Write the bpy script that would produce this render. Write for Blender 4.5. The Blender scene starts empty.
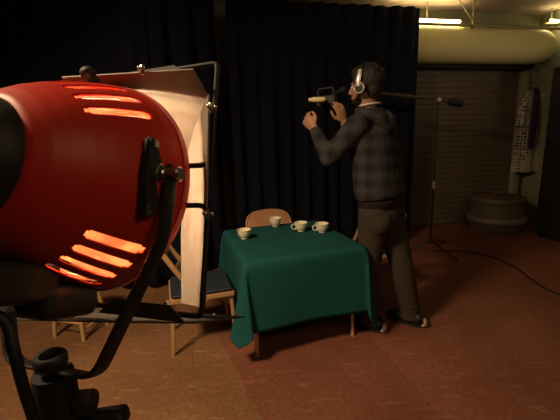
import bpy, bmesh, math, random
from mathutils import Vector, Matrix
random.seed(7)
sc = bpy.context.scene
C = sc.collection
V = Vector
R = math.radians
PI = math.pi

# ------------------------------------------------------------------ camera
H, F, PITCH, ROLL = 1.45, 373.0, R(12.1), R(1.8)
cf = V((0, math.cos(PITCH), -math.sin(PITCH)))
u0 = V((0, math.sin(PITCH), math.cos(PITCH)))
r0 = V((1, 0, 0))
cr = r0*math.cos(ROLL) - u0*math.sin(ROLL)
cu = u0*math.cos(ROLL) + r0*math.sin(ROLL)
EYE = V((0, 0, H))
cam = bpy.data.cameras.new('camera')
cam.sensor_width = 36
cam.lens = F*36/560
cam.clip_start = 0.02
co = bpy.data.objects.new('camera', cam)
C.objects.link(co)
co.matrix_world = Matrix(((cr.x, cu.x, -cf.x, 0), (cr.y, cu.y, -cf.y, 0), (cr.z, cu.z, -cf.z, H), (0, 0, 0, 1)))
sc.camera = co


def ray(x, y):
    return cf + cr*((x-280)/F) + cu*((210-y)/F)


def G(x, y, h=0.0):
    """where the line of sight through a pixel meets height h"""
    d = ray(x, y)
    return EYE + d*((h-H)/d.z)


def AY(x, y, Y):
    """where the line of sight through a pixel meets the plane at distance Y"""
    d = ray(x, y)
    return EYE + d*(Y/d.y)


def CS(x, y, z):
    return EYE + cr*x + cu*y + cf*z


# ------------------------------------------------------------------ materials
def mat(name, col, rough=0.6, metal=0.0, noise=None, bump=0.0, spec=0.5, emit=None, estr=0.0, coat=0.0, sheen=0.0):
    m = bpy.data.materials.new(name)
    m.use_nodes = True
    nt = m.node_tree
    b = nt.nodes['Principled BSDF']
    b.inputs['Base Color'].default_value = (*col, 1)
    b.inputs['Roughness'].default_value = rough
    b.inputs['Metallic'].default_value = metal
    b.inputs['Specular IOR Level'].default_value = spec
    b.inputs['Coat Weight'].default_value = coat
    b.inputs['Sheen Weight'].default_value = sheen
    if emit:
        b.inputs['Emission Color'].default_value = (*emit, 1)
        b.inputs['Emission Strength'].default_value = estr
    tc = nt.nodes.new('ShaderNodeTexCoord')
    if noise:
        sc_, amt, stretch = noise
        mp = nt.nodes.new('ShaderNodeMapping')
        mp.inputs['Scale'].default_value = stretch
        nz = nt.nodes.new('ShaderNodeTexNoise')
        nz.inputs['Scale'].default_value = sc_
        nz.inputs['Detail'].default_value = 5
        nt.links.new(tc.outputs['Object'], mp.inputs['Vector'])
        nt.links.new(mp.outputs['Vector'], nz.inputs['Vector'])
        mx = nt.nodes.new('ShaderNodeMix')
        mx.data_type = 'RGBA'
        mx.inputs['A'].default_value = (*[c*(1-amt) for c in col], 1)
        mx.inputs['B'].default_value = (*[min(1, c*(1+amt)) for c in col], 1)
        nt.links.new(nz.outputs['Fac'], mx.inputs['Factor'])
        nt.links.new(mx.outputs['Result'], b.inputs['Base Color'])
        if bump:
            bp = nt.nodes.new('ShaderNodeBump')
            bp.inputs['Strength'].default_value = bump
            bp.inputs['Distance'].default_value = 0.01
            nt.links.new(nz.outputs['Fac'], bp.inputs['Height'])
            nt.links.new(bp.outputs['Normal'], b.inputs['Normal'])
    return m


U = (1, 1, 1)
M = dict(
    red=mat('red_enamel', (.54, .026, .010), .45, noise=(9, .12, U), spec=.35),
    black=mat('black_metal', (.012, .011, .010), .5, noise=(30, .3, U)),
    blackplast=mat('black_plastic', (.010, .009, .008), .6, noise=(40, .3, U), bump=.1),
    rod=mat('black_rod', (.010, .009, .008), .6),
    leaf=mat('bare_leaf', (.235, .205, .150), .6, noise=(60, .08, U), bump=.04),
    leafdark=mat('worn_black_leaf', (.050, .042, .035), .5, noise=(40, .25, U)),
    chrome=mat('chrome', (.65, .6, .52), .25, 1.0),
    alu=mat('aluminium', (.8, .76, .7), .3, .9, noise=(120, .15, U), bump=.8),
    bulb=mat('bulb_glow', (1, .8, .5), .5, emit=(1, .62, .30), estr=90),
    white=mat('matte_white', (.75, .7, .62), .7),
    curtain=mat('black_velour', (.0075, .0095, .018), .9, noise=(60, .4, (1, 1, .1)), spec=.15, sheen=.02),
    wall=mat('pale_green_wall', (.30, .31, .20), .8, noise=(4, .1, U)),
    ceil=mat('ceiling_plaster', (.52, .42, .33), .9, noise=(3, .06, U)),
    shutter=mat('shutter_paint', (.14, .108, .076), .6, noise=(6, .15, U)),
    housing=mat('housing_paint', (.70, .66, .32), .6, noise=(3, .06, U)),
    tube=mat('lit_tube', (1, .9, .6), .5, emit=(1, .78, .38), estr=34),
    cloth=mat('green_cloth', (.009, .082, .080), .85, noise=(8, .12, U), bump=.1, spec=.2),
    cup=mat('cream_china', (.90, .84, .62), .3, noise=(5, .04, U)),
    wood=mat('pale_wood', (.46, .27, .12), .5, noise=(14, .25, (1, 1, .15))),
    stoolwood=mat('yellow_wood', (.50, .32, .12), .5, noise=(14, .25, (1, 1, .15))),
    navy=mat('navy_vinyl', (.022, .030, .048), .55, noise=(40, .2, U), bump=.1),
    tan=mat('tan_enamel', (.52, .27, .13), .32, noise=(6, .08, U)),
    skin=mat('skin', (.42, .22, .13), .55, noise=(20, .08, U)),
    hair=mat('brown_hair', (.020, .012, .008), .7, noise=(60, .5, (1, 1, .3)), bump=.6),
    pants=mat('brown_trousers', (.056, .043, .032), .9, noise=(50, .2, U), bump=.15, spec=.1),
    knit=mat('dark_knit', (.034, .022, .022), .95, noise=(90, .3, (1, 1, .05)), bump=.3, spec=.1),
    shoe=mat('black_shoe', (.010, .009, .008), .5),
    sole=mat('cream_sole', (.50, .36, .22), .7),
    darksole=mat('dark_sole', (.014, .012, .010), .7),
    silver=mat('silver_plastic', (.78, .74, .66), .35, .5),
    eye=mat('eye_white', (.7, .66, .6), .2),
    iris=mat('dark_iris', (.02, .012, .008), .2),
    lips=mat('lips', (.33, .12, .09), .5),
    cream=mat('cream_barrel', (.85, .72, .42), .35),
    zinc=mat('dull_zinc', (.20, .17, .12), .55, .3, noise=(10, .2, U)),
    lid=mat('rusty_lid', (.13, .075, .045), .7, noise=(8, .3, U)),
    zincl=mat('worn_hoop', (.36, .33, .25), .5, .3),
    flat=mat('black_flat', (.006, .006, .006), .8, noise=(5, .3, U)),
    purple=mat('purple_scarf', (.035, .022, .09), .9, noise=(30, .2, U)),
    rubber=mat('black_rubber', (.01, .009, .008), .6),
    beam=mat('olive_pipe', (.30, .27, .13), .6, noise=(5, .1, U)),
)


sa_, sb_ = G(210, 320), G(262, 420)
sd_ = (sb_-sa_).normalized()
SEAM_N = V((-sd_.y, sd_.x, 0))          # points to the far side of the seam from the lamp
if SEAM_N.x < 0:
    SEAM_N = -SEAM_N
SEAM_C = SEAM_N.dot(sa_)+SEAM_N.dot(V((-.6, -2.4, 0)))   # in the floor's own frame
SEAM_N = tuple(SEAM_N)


def floor_mat():
    m = bpy.data.materials.new('painted_board_floor')
    m.use_nodes = True
    nt = m.node_tree
    b = nt.nodes['Principled BSDF']
    tc = nt.nodes.new('ShaderNodeTexCoord')
    mp = nt.nodes.new('ShaderNodeMapping')
    mp.inputs['Rotation'].default_value = (0, 0, R(-13))
    nt.links.new(tc.outputs['Object'], mp.inputs['Vector'])

    def noise(s, d=6):
        n = nt.nodes.new('ShaderNodeTexNoise')
        n.inputs['Scale'].default_value = s
        n.inputs['Detail'].default_value = d
        nt.links.new(mp.outputs['Vector'], n.inputs['Vector'])
        return n.outputs['Fac']

    def ramp(src, stops):
        r_ = nt.nodes.new('ShaderNodeValToRGB')
        e = r_.color_ramp.elements
        e[0].position, e[0].color = stops[0][0], (*stops[0][1], 1)
        e[1].position, e[1].color = stops[1][0], (*stops[1][1], 1)
        nt.links.new(src, r_.inputs['Fac'])
        return r_.outputs['Color']

    def mix(kind, fac, a, bb):
        x = nt.nodes.new('ShaderNodeMix')
        x.data_type = 'RGBA'
        x.blend_type = kind
        if isinstance(fac, float):
            x.inputs['Factor'].default_value = fac
        else:
            nt.links.new(fac, x.inputs['Factor'])
        nt.links.new(a, x.inputs['A'])
        if isinstance(bb, tuple):
            x.inputs['B'].default_value = (*bb, 1)
        else:
            nt.links.new(bb, x.inputs['B'])
        return x.outputs['Result']
    base = ramp(noise(1.3), [(.3, (.185, .085, .047)), (.7, (.31, .153, .086))])
    fine = ramp(noise(45, 8), [(.3, (.72, .72, .72)), (.7, (1.15, 1.1, 1.05))])
    col = mix('MULTIPLY', 1.0, base, fine)
    # pale scuffs
    sm = nt.nodes.new('ShaderNodeMapping')
    sm.inputs['Scale'].default_value = (1, 4.5, 1)
    sm.inputs['Rotation'].default_value = (0, 0, R(35))
    nt.links.new(tc.outputs['Object'], sm.inputs['Vector'])
    n2 = nt.nodes.new('ShaderNodeTexNoise')
    n2.inputs['Scale'].default_value = 5
    n2.inputs['Detail'].default_value = 9
    n2.inputs['Roughness'].default_value = .72
    nt.links.new(sm.outputs['Vector'], n2.inputs['Vector'])
    sf = ramp(n2.outputs['Fac'], [(.56, (0, 0, 0)), (.68, (.6, .6, .6))])
    col = mix('MIX', sf, col, (.48, .30, .19))
    # board seams
    br = nt.nodes.new('ShaderNodeTexBrick')
    br.inputs['Scale'].default_value = 1.0
    br.inputs['Brick Width'].default_value = 2.44
    br.inputs['Row Height'].default_value = 1.22
    br.inputs['Mortar Size'].default_value = .0025
    br.inputs['Color1'].default_value = (1, 1, 1, 1)
    br.inputs['Color2'].default_value = (.82, .80, .80, 1)
    br.inputs['Mortar'].default_value = (.62, .58, .55, 1)
    nt.links.new(mp.outputs['Vector'], br.inputs['Vector'])
    col = mix('MULTIPLY', 1.0, col, br.outputs['Color'])
    # the boards on one side of a long seam are browner
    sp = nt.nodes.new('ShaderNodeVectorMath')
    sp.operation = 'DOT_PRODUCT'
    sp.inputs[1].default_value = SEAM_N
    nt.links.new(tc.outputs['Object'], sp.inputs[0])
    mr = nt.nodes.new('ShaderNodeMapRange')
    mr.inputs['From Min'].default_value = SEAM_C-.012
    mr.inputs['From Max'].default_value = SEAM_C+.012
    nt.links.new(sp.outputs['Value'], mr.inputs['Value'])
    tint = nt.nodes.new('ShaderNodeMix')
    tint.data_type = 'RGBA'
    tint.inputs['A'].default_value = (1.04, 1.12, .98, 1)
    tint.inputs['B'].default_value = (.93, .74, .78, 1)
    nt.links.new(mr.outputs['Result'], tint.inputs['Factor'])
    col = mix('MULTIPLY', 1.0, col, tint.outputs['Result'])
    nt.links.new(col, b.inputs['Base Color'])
    b.inputs['Roughness'].default_value = .55
    b.inputs['Specular IOR Level'].default_value = .3
    return m


def checks_mat(name, ax):
    """dark plaid hooded top"""
    m = bpy.data.materials.new(name)
    m.use_nodes = True
    nt = m.node_tree
    b = nt.nodes['Principled BSDF']
    b.inputs['Roughness'].default_value = .95
    b.inputs['Specular IOR Level'].default_value = .1
    tc = nt.nodes.new('ShaderNodeTexCoord')
    mp = nt.nodes.new('ShaderNodeMapping')
    mp.inputs['Rotation'].default_value = (0, 0, ax)
    nt.links.new(tc.outputs['Object'], mp.inputs['Vector'])
    outs = []
    for d, s in (('X', 4.2), ('Z', 4.2)):
        for k, (mul, lo, hi) in enumerate(((1, .35, .65), (3, .8, .95))):
            w = nt.nodes.new('ShaderNodeTexWave')
            w.bands_direction = d
            w.inputs['Scale'].default_value = s*mul*.75
            w.inputs['Distortion'].default_value = .25
            nt.links.new(mp.outputs['Vector'], w.inputs['Vector'])
            r_ = nt.nodes.new('ShaderNodeMapRange')
            r_.inputs['From Min'].default_value = lo
            r_.inputs['From Max'].default_value = hi
            r_.inputs['To Max'].default_value = .5 if k == 0 else .3
            nt.links.new(w.outputs['Fac'], r_.inputs['Value'])
            outs.append(r_.outputs['Result'])
    acc = outs[0]
    for o in outs[1:]:
        a = nt.nodes.new('ShaderNodeMath')
        a.operation = 'ADD'
        nt.links.new(acc, a.inputs[0])
        nt.links.new(o, a.inputs[1])
        acc = a.outputs[0]
    mx = nt.nodes.new('ShaderNodeMix')
    mx.data_type = 'RGBA'
    mx.inputs['A'].default_value = (.019, .019, .020, 1)
    mx.inputs['B'].default_value = (.056, .053, .053, 1)
    nt.links.new(acc, mx.inputs['Factor'])
    nt.links.new(mx.outputs['Result'], b.inputs['Base Color'])
    return m


def dots_mat():
    m = bpy.data.materials.new('dotted_cotton')
    m.use_nodes = True
    nt = m.node_tree
    b = nt.nodes['Principled BSDF']
    b.inputs['Roughness'].default_value = .9
    tc = nt.nodes.new('ShaderNodeTexCoord')
    vo = nt.nodes.new('ShaderNodeTexVoronoi')
    vo.inputs['Scale'].default_value = 22
    vo.inputs['Randomness'].default_value = .35
    nt.links.new(tc.outputs['Object'], vo.inputs['Vector'])
    r_ = nt.nodes.new('ShaderNodeValToRGB')
    e = r_.color_ramp.elements
    e[0].position, e[0].color = .30, (.03, .025, .03, 1)
    e[1].position, e[1].color = .40, (.50, .44, .33, 1)
    nt.links.new(vo.outputs['Distance'], r_.inputs['Fac'])
    nt.links.new(r_.outputs['Color'], b.inputs['Base Color'])
    return m


def reflector_mat():
    m = bpy.data.materials.new('glow_tinted_reflector')
    m.use_nodes = True
    nt = m.node_tree
    out = nt.nodes['Material Output']
    d = nt.nodes['Principled BSDF']
    d.inputs['Base Color'].default_value = (.80, .74, .66, 1)
    d.inputs['Roughness'].default_value = .45
    tr = nt.nodes.new('ShaderNodeBsdfTranslucent')
    tr.inputs['Color'].default_value = (1, .58, .38, 1)  # orange see-through tint imitates the hot glow in the vent slots
    nz = nt.nodes.new('ShaderNodeTexNoise')
    nz.inputs['Scale'].default_value = 90
    tc = nt.nodes.new('ShaderNodeTexCoord')
    nt.links.new(tc.outputs['Object'], nz.inputs['Vector'])
    r_ = nt.nodes.new('ShaderNodeMapRange')
    r_.inputs['From Min'].default_value = .42
    r_.inputs['From Max'].default_value = .72
    r_.inputs['To Min'].default_value = .35
    r_.inputs['To Max'].default_value = 1.0  # patchy tint stands in for white glints in the slots
    nt.links.new(nz.outputs['Fac'], r_.inputs['Value'])
    mx = nt.nodes.new('ShaderNodeMixShader')
    nt.links.new(r_.outputs['Result'], mx.inputs['Fac'])
    nt.links.new(d.outputs['BSDF'], mx.inputs[1])
    nt.links.new(tr.outputs['BSDF'], mx.inputs[2])
    nt.links.new(mx.outputs['Shader'], out.inputs['Surface'])
    return m


M['reflector'] = reflector_mat()
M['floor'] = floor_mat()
M['plaid'] = checks_mat('plaid_hooded_top', R(35))
M['dots'] = dots_mat()


# ------------------------------------------------------------------ mesh helpers
def frame_of(t, side):
    t = t.normalized()
    a = side - t*side.dot(t)
    if a.length < 1e-6:
        a = t.orthogonal()
    a.normalize()
    return a, t.cross(a).normalized()


def tangents(pts):
    n = len(pts)
    out = []
    for i in range(n):
        out.append((pts[min(i+1, n-1)] - pts[max(i-1, 0)]).normalized())
    return out


def etube(bm, pts, radii, side=V((1, 0, 0)), n=12, sq=1.0, cap=True):
    """tube through pts with elliptic sections (a along side, b across)"""
    pts = [V(p) for p in pts]
    if not isinstance(radii, (list, tuple)):
        radii = [radii]*len(pts)
    radii = [(q, q) if not isinstance(q, (list, tuple)) else q for q in radii]
    tg = tangents(pts)
    rings = []
    prev = V(side)
    for p, t, (a, b) in zip(pts, tg, radii):
        e1, e2 = frame_of(t, prev)
        prev = e1
        ring = []
        for k in range(n):
            th = 2*PI*k/n
            c, s = math.cos(th), math.sin(th)
            if sq != 1.0:
                c = math.copysign(abs(c)**sq, c)
                s = math.copysign(abs(s)**sq, s)
            ring.append(bm.verts.new(p + e1*(a*c) + e2*(b*s)))
        rings.append(ring)
    for i in range(len(rings)-1):
        for k in range(n):
            bm.faces.new((rings[i][k], rings[i][(k+1) % n], rings[i+1][(k+1) % n], rings[i+1][k]))
    if cap:
        bm.faces.new(list(reversed(rings[0])))
        bm.faces.new(rings[-1])
    return bm


def rounded(pts, rad=.02, steps=5):
    """round the inner corners of a polyline"""
    pts = [V(p) for p in pts]
    out = [pts[0]]
    for i in range(1, len(pts)-1):
        a, b, c = pts[i-1], pts[i], pts[i+1]
        d1 = (a-b); d2 = (c-b)
        q = min(rad, d1.length*.45, d2.length*.45)
        p1 = b + d1.normalized()*q
        p2 = b + d2.normalized()*q
        for k in range(steps+1):
            t = k/steps
            out.append(p1*(1-t)**2 + b*2*t*(1-t) + p2*t*t)
    out.append(pts[-1])
    return out


def capsule(bm, a, b, ra, rb, n=14, side=V((1, 0, 0)), flat=1.0):
    """tapered limb with round ends"""
    a, b = V(a), V(b)
    d = (b-a).normalized()
    pts, rad = [], []
    for k in range(5):
        th = PI/2*(1 - k/4)*.97
        pts.append(a - d*(ra*math.sin(th))); q = ra*math.cos(th); rad.append((q, q*flat))
    for k in range(5):
        th = PI/2*(k/4)*.97
        pts.append(b + d*(rb*math.sin(th))); q = rb*math.cos(th); rad.append((q, q*flat))
    return etube(bm, pts, rad, side, n)


def ball(bm, c, r, Mx=None, n=16):
    r = r if isinstance(r, (list, tuple)) else (r, r, r)
    res = bmesh.ops.create_uvsphere(bm, u_segments=n, v_segments=max(6, n*2//3), radius=1)
    X = Matrix.Translation(V(c)) @ (Mx.to_4x4() if Mx else Matrix.Identity(4)) @ Matrix.Diagonal((*r, 1))
    bmesh.ops.transform(bm, matrix=X, verts=res['verts'])
    return bm


def box(bm, c, size, Mx=None, bevel=0.0, seg=2):
    res = bmesh.ops.create_cube(bm, size=1)
    vs = res['verts']
    bmesh.ops.transform(bm, matrix=Matrix.Diagonal((*size, 1)), verts=vs)
    if bevel:
        es = list({e for v in vs for e in v.link_edges})
        r2 = bmesh.ops.bevel(bm, geom=es, offset=bevel, segments=seg, affect='EDGES', profile=.6)
        vs = list({v for f in r2['faces'] for v in f.verts} | {v for v in vs if v.is_valid})
    X = Matrix.Translation(V(c)) @ (Mx.to_4x4() if Mx else Matrix.Identity(4))
    bmesh.ops.transform(bm, matrix=X, verts=vs)
    return bm


def lathe(bm, prof, n=32, Mx=None, skip=None, cap=True):
    """prof: (r, z) pairs turned about z"""
    rings = []
    X = Mx if Mx else Matrix.Identity(4)
    for r, z in prof:
        rings.append([bm.verts.new(X @ V((r*math.cos(2*PI*k/n), r*math.sin(2*PI*k/n), z))) for k in range(n)])
    for i in range(len(rings)-1):
        for k in range(n):
            if skip and skip(i, k):
                continue
            bm.faces.new((rings[i][k], rings[i][(k+1) % n], rings[i+1][(k+1) % n], rings[i+1][k]))
    if cap:
        if prof[0][0] > 1e-5: bm.faces.new(list(reversed(rings[0])))
        if prof[-1][0] > 1e-5: bm.faces.new(rings[-1])
    return bm


def slab(bm, pts, nrm, th):
    """a flat plate of given outline and thickness"""
    o = V(nrm).normalized()*(th/2)
    a = [bm.verts.new(V(p)+o) for p in pts]
    b = [bm.verts.new(V(p)-o) for p in pts]
    n = len(pts)
    bm.faces.new(a)
    bm.faces.new(list(reversed(b)))
    for i in range(n):
        bm.faces.new((a[i], b[i], b[(i+1) % n], a[(i+1) % n]))
    return bm


def thing(name, label, cat, loc=(0, 0, 0), rz=0.0, group=None):
    o = bpy.data.objects.new(name, None)
    o.empty_display_size = .05
    C.objects.link(o)
    o.location = loc
    o.rotation_euler = (0, 0, rz)
    o['label'] = label
    o['category'] = cat
    if group:
        o['group'] = group
    return o


def base_of(o):
    t = V((0, 0, 0))
    while o:
        t = t + V(o.location)
        o = o.parent
    return t


def obj(name, bm, m, parent=None, label=None, world=False, smooth=True, angle=38):
    """link a bmesh as one object. world=True: the mesh is given in world coordinates and the parent is unrotated"""
    bmesh.ops.recalc_face_normals(bm, faces=bm.faces)
    if parent and world:
        bmesh.ops.translate(bm, vec=-base_of(parent), verts=bm.verts)
    me = bpy.data.meshes.new(name)
    bm.to_mesh(me)
    bm.free()
    me.materials.append(M[m] if isinstance(m, str) else m)
    if smooth:
        for p in me.polygons:
            p.use_smooth = True
        me.set_sharp_from_angle(angle=R(angle))
    o = bpy.data.objects.new(name, me)
    C.objects.link(o)
    if parent:
        o.parent = parent
    if label:
        o['label'] = label
    return o


def tag(o, label, cat, group=None):
    o['label'] = label
    o['category'] = cat
    if group:
        o['group'] = group
    return o


def origin_to(o, p):
    p = V(p)
    o.data.transform(Matrix.Translation(-p))
    o.location = p
    return o


def struct(name, bm, m, parent=None, label=None):
    o = obj(name, bm, m, parent, smooth=True)
    o['kind'] = 'structure'
    if label:
        o['label'] = label
    return o


def dup(root, loc, rz, label, group=None):
    r_ = root.copy()
    C.objects.link(r_)
    r_.location = loc
    r_.rotation_euler = (0, 0, rz)
    r_['label'] = label
    if group:
        r_['group'] = group
    for ch in list(root.children):
        c = ch.copy(); C.objects.link(c); c.parent = r_
        for g in ch.children:
            d = g.copy(); C.objects.link(d); d.parent = c
    return r_


def fuse(bm, voxel, smooth_it=6):
    """weld overlapping closed pieces into one continuous skin"""
    bmesh.ops.recalc_face_normals(bm, faces=bm.faces)
    me = bpy.data.meshes.new('tmp'); bm.to_mesh(me); bm.free()
    o = bpy.data.objects.new('tmp', me); C.objects.link(o)
    md = o.modifiers.new('r', 'REMESH'); md.mode = 'VOXEL'; md.voxel_size = voxel
    if smooth_it:
        s = o.modifiers.new('s', 'SMOOTH'); s.iterations = smooth_it; s.factor = .5
    dg = bpy.context.evaluated_depsgraph_get()
    dg.update()
    out = bpy.data.meshes.new_from_object(o.evaluated_get(dg))
    bpy.data.objects.remove(o)
    b2 = bmesh.new(); b2.from_mesh(out)
    bpy.data.meshes.remove(out)
    return b2


NB = bmesh.new

# ------------------------------------------------------------------ room
W0 = G(411, 227); W0.z = 0
WA = R(13)
wd = V((math.cos(WA), math.sin(WA), 0))          # along the back wall, to the right
wn = V((math.sin(WA), -math.cos(WA), 0))         # out of the wall, towards us
UP = V((0, 0, 1))
WM = Matrix((wd, -wn, UP)).transposed()          # wall frame: x along, y into the wall, z up


def wp(u, d, z):
    """u along the wall, d out from it, z up"""
    return W0 + wd*u + wn*d + UP*z


def on_wall(x, y, d=0.0):
    q = ray(x, y)
    p0 = wp(0, d, 0)
    t = (p0-EYE).dot(wn)/q.dot(wn)
    p = EYE + q*t
    return (p-W0).dot(wd), p.z


CEIL = on_wall(470, 12, 0)[1]
CTOP = on_wall(421, 7.5, .58)[1]
bm = NB(); box(bm, (0, 0, -.05), (11, 10.5, .1))
struct('floor', bm, 'floor').location = (.6, 2.4, 0)
bm = NB(); box(bm, (0.6, 2.4, CEIL+.05), (11, 10.5, .1))
struct('ceiling', bm, 'ceil')
uR = on_wall(511, 150)[0]           # right end of the shutter opening
bm = NB()
uC = on_wall(549, 45, .24)[0] + .06                      # corner with the right wall
box(bm, wp((-7+uC)/2, -.10, CEIL/2), (uC+7, .2, CEIL), WM)
struct('wall_back', bm, 'wall')
bm = NB(); box(bm, wp(uC+.1, 2.4, CEIL/2), (.2, 5.2, CEIL), WM)
struct('wall_right', bm, 'wall')
bm = NB(); box(bm, (-3.6, 1.6, CEIL/2), (.2, 8, CEIL)); struct('wall_left', bm, 'wall')

# roller shutter: slatted curtain, side rail and roll housing
door = thing('door_1', 'brown slatted roller shutter under a fat cream rounded roll cover', 'roller shutter', wp(0, 0, 0))
del door['category']
door['kind'] = 'structure'
zT = on_wall(420, 62, .35)[1]
uL = -2.4
bm = NB()
step = .075
nsl = int((zT+.3)/step)
prof = []
for i in range(nsl):
    z = i*step
    prof += [(.012, z+.004), (.020, z+.012), (.023, z+step*.5), (.020, z+step-.012), (.012, z+step-.004)]
va = [bm.verts.new(wp(uL, d, z)) for d, z in prof]
vb = [bm.verts.new(wp(uR, d, z)) for d, z in prof]
for i in range(len(prof)-1):
    bm.faces.new((va[i], vb[i], vb[i+1], va[i+1]))
e1 = [bm.verts.new(wp(uL, .002, prof[k][1])) for k in (0, -1)]
e2 = [bm.verts.new(wp(uR, .002, prof[k][1])) for k in (0, -1)]
bm.faces.new((e1[0], e1[1], e2[1], e2[0]))
o = obj('shutter_slats', bm, 'shutter', door, world=True, angle=20); o['kind'] = 'structure'
bm = NB(); box(bm, wp(uR+.05, .05, (zT+.15)/2), (.1, .1, zT+.15), WM, .008)
o = obj('guide_rail', bm, 'wall', door, world=True); o['kind'] = 'structure'
# housing: a fat half-round cover with a rounded right end
hz0, hz1 = on_wall(430, 60.5, .42)[1], on_wall(430, 24, .30)[1]
hc, hr = (hz0+hz1)/2, (hz1-hz0)/2
uH = on_wall(549, 45, .24)[0]
pts, rad = [], []
for u in (uL, -1, 0, uH-.34):
    pts.append(wp(u, .24, hc)); rad.append((.21, hr))
for k in range(1, 9):
    th = PI/2*k/8*.985
    pts.append(wp(uH-.34+.34*math.sin(th), .24, hc)); q = math.cos(th)**.5; rad.append((.21*q, hr*q))
bm = NB(); etube(bm, pts, rad, wn, 36, sq=.85)
o = obj('roll_cover', bm, 'housing', door, 'fat cream rounded roll cover', world=True); o['kind'] = 'structure'
bm = NB(); box(bm, wp((uL+uH)/2, .12, hz0-.02), (uH-uL-.3, .16, .07), WM, .01)  # dark strip put in for the shadow beneath the roll cover
o = obj('cover_shade_strip', bm, 'flat', door, world=True); o['kind'] = 'structure'

# lintel pipe above the cover and its hanging bracket
d_ = .42
zP = on_wall(470, 25.5, d_)[1]
bm = NB(); etube(bm, [wp(-1.2, d_, zP), wp(uC-.02, d_, zP)], .018, UP, 10)
pipe = obj('ceiling_pipe', bm, 'beam'); origin_to(pipe, wp(0, d_, zP))
tag(pipe, 'thin olive pipe running under the ceiling above the cream roll cover', 'pipe')
ub = on_wall(473, 20, d_)[0]
bk = thing('pipe_hanger', 'small wire hanger holding the pipe up to the ceiling', 'bracket', wp(ub, d_, CEIL))
bm = NB(); etube(bm, [wp(ub, d_, CEIL), wp(ub, d_, zP+.02)], .012, wd, 8)
obj('rod', bm, 'beam', bk, world=True)
bm = NB(); lathe(bm, [(.026, -.015), (.036, -.015), (.036, .015), (.026, .015), (.026, -.015)], 20, Matrix.Translation(wp(ub, d_, zP)) @ WM.to_4x4() @ Matrix.Rotation(PI/2, 4, 'Y'), cap=False)
obj('clamp_ring', bm, 'beam', bk, world=True)
for s in (-1, 1):
    bm = NB(); etube(bm, [wp(ub, d_, zP+.05), wp(ub+s*.22, d_, CEIL)], .006, wn, 6)
    obj('stay_wire', bm, 'beam', bk, world=True)

# fluorescent strips
for k, (xa, xb, lab) in enumerate(((395, 462, 'lit fluorescent strip above the roll cover beside the black curtain'),
                                   (547, 600, 'lit fluorescent strip at the rounded far end of the roll cover, above the robe'))):
    dd = .36
    ua, za = on_wall(max(xa, 425), 20.5, dd)
    ua = on_wall(xa, 20, dd)[0]
    ue = min(on_wall(xb, 20, dd)[0], uC-.02)
    t = thing('fluorescent_light', lab, 'light', wp((ua+ue)/2, dd, za), 0, 'fluorescent strips over the shutter')
    bm = NB(); box(bm, wp((ua+ue)/2, dd-.055, za+.004), (ue-ua, .045, .06), WM, .004); obj('batten', bm, 'beam', t, world=True)
    for q in (ua+.02, ue-.02):
        bm = NB(); box(bm, wp(q, dd-.012, za+.002), (.035, .055, .045), WM, .004); obj('end_cap', bm, 'beam', t, world=True)
    bm = NB(); etube(bm, [wp(ua+.03, dd, za), wp(ue-.03, dd, za)], .017, UP, 12); obj('tube', bm, 'tube', t, 'glowing tube', world=True)
    bm = NB(); etube(bm, [wp((ua+ue)/2, dd-.055, za+.03), wp((ua+ue)/2, dd-.055, CEIL)], .008, wd, 6); obj('hanging_rod', bm, 'beam', t, world=True)


# curtains
def curtain(name, path, top, lab, fold=.19, amp=.045, seed=0):
    rnd = random.Random(seed)
    # resample
    P = [V(p) for p in path]
    L = [0]
    for a, b in zip(P, P[1:]):
        L.append(L[-1]+(b-a).length)
    n = int(L[-1]/.02)
    cols = []
    ph = 0
    for i in range(n+1):
        s = L[-1]*i/n
        for j in range(len(P)-1):
            if s <= L[j+1]+1e-9:
                t = (s-L[j])/(L[j+1]-L[j]); p = P[j].lerp(P[j+1], t); dirv = (P[j+1]-P[j]).normalized(); break
        ph += .02/fold*2*PI*rnd.uniform(.75, 1.25)
        nrm = V((dirv.y, -dirv.x, 0))
        cols.append((p, nrm, dirv, ph))
    bm = NB()
    zs = [.012, .3, .8, 1.4, 2.0, 2.6, top]
    rows = []
    for z in zs:
        k = .55+.45*(1-z/top)
        rows.append([bm.verts.new(p + nrm*(amp*k*math.sin(ph)+amp*.35*math.sin(ph*.37+z*.6)) + dv*(.012*math.cos(2*ph)) + UP*z) for p, nrm, dv, ph in cols])
    for a, b in zip(rows, rows[1:]):
        for i in range(len(a)-1):
            bm.faces.new((a[i], a[i+1], b[i+1], b[i]))
    o = obj(name, bm, 'curtain', angle=180)
    origin_to(o, P[0])
    md = o.modifiers.new('th', 'SOLIDIFY'); md.thickness = .006; md.offset = 0
    tag(o, lab, 'curtain')
    return o


uE, _ = on_wall(419.5, 60, .58)
uM = on_wall(236, 200, .58)[0]
curtain('stage_curtain', [wp(uE, .58, 0), wp(uM, .58, 0)], CTOP, 'floor-length black stage curtain hanging behind the person, ending at the roller shutter', seed=3)
a = wp(uM-.1, .70, 0)
curtain('stage_curtain', [a, G(172, 287)+V((.0, .0, 0)), G(120, 287), G(-60, 292), G(-200, 300)], CTOP, 'black blue-tinged stage curtain hanging behind the red lamp', seed=5, amp=.05, fold=.26)

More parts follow.
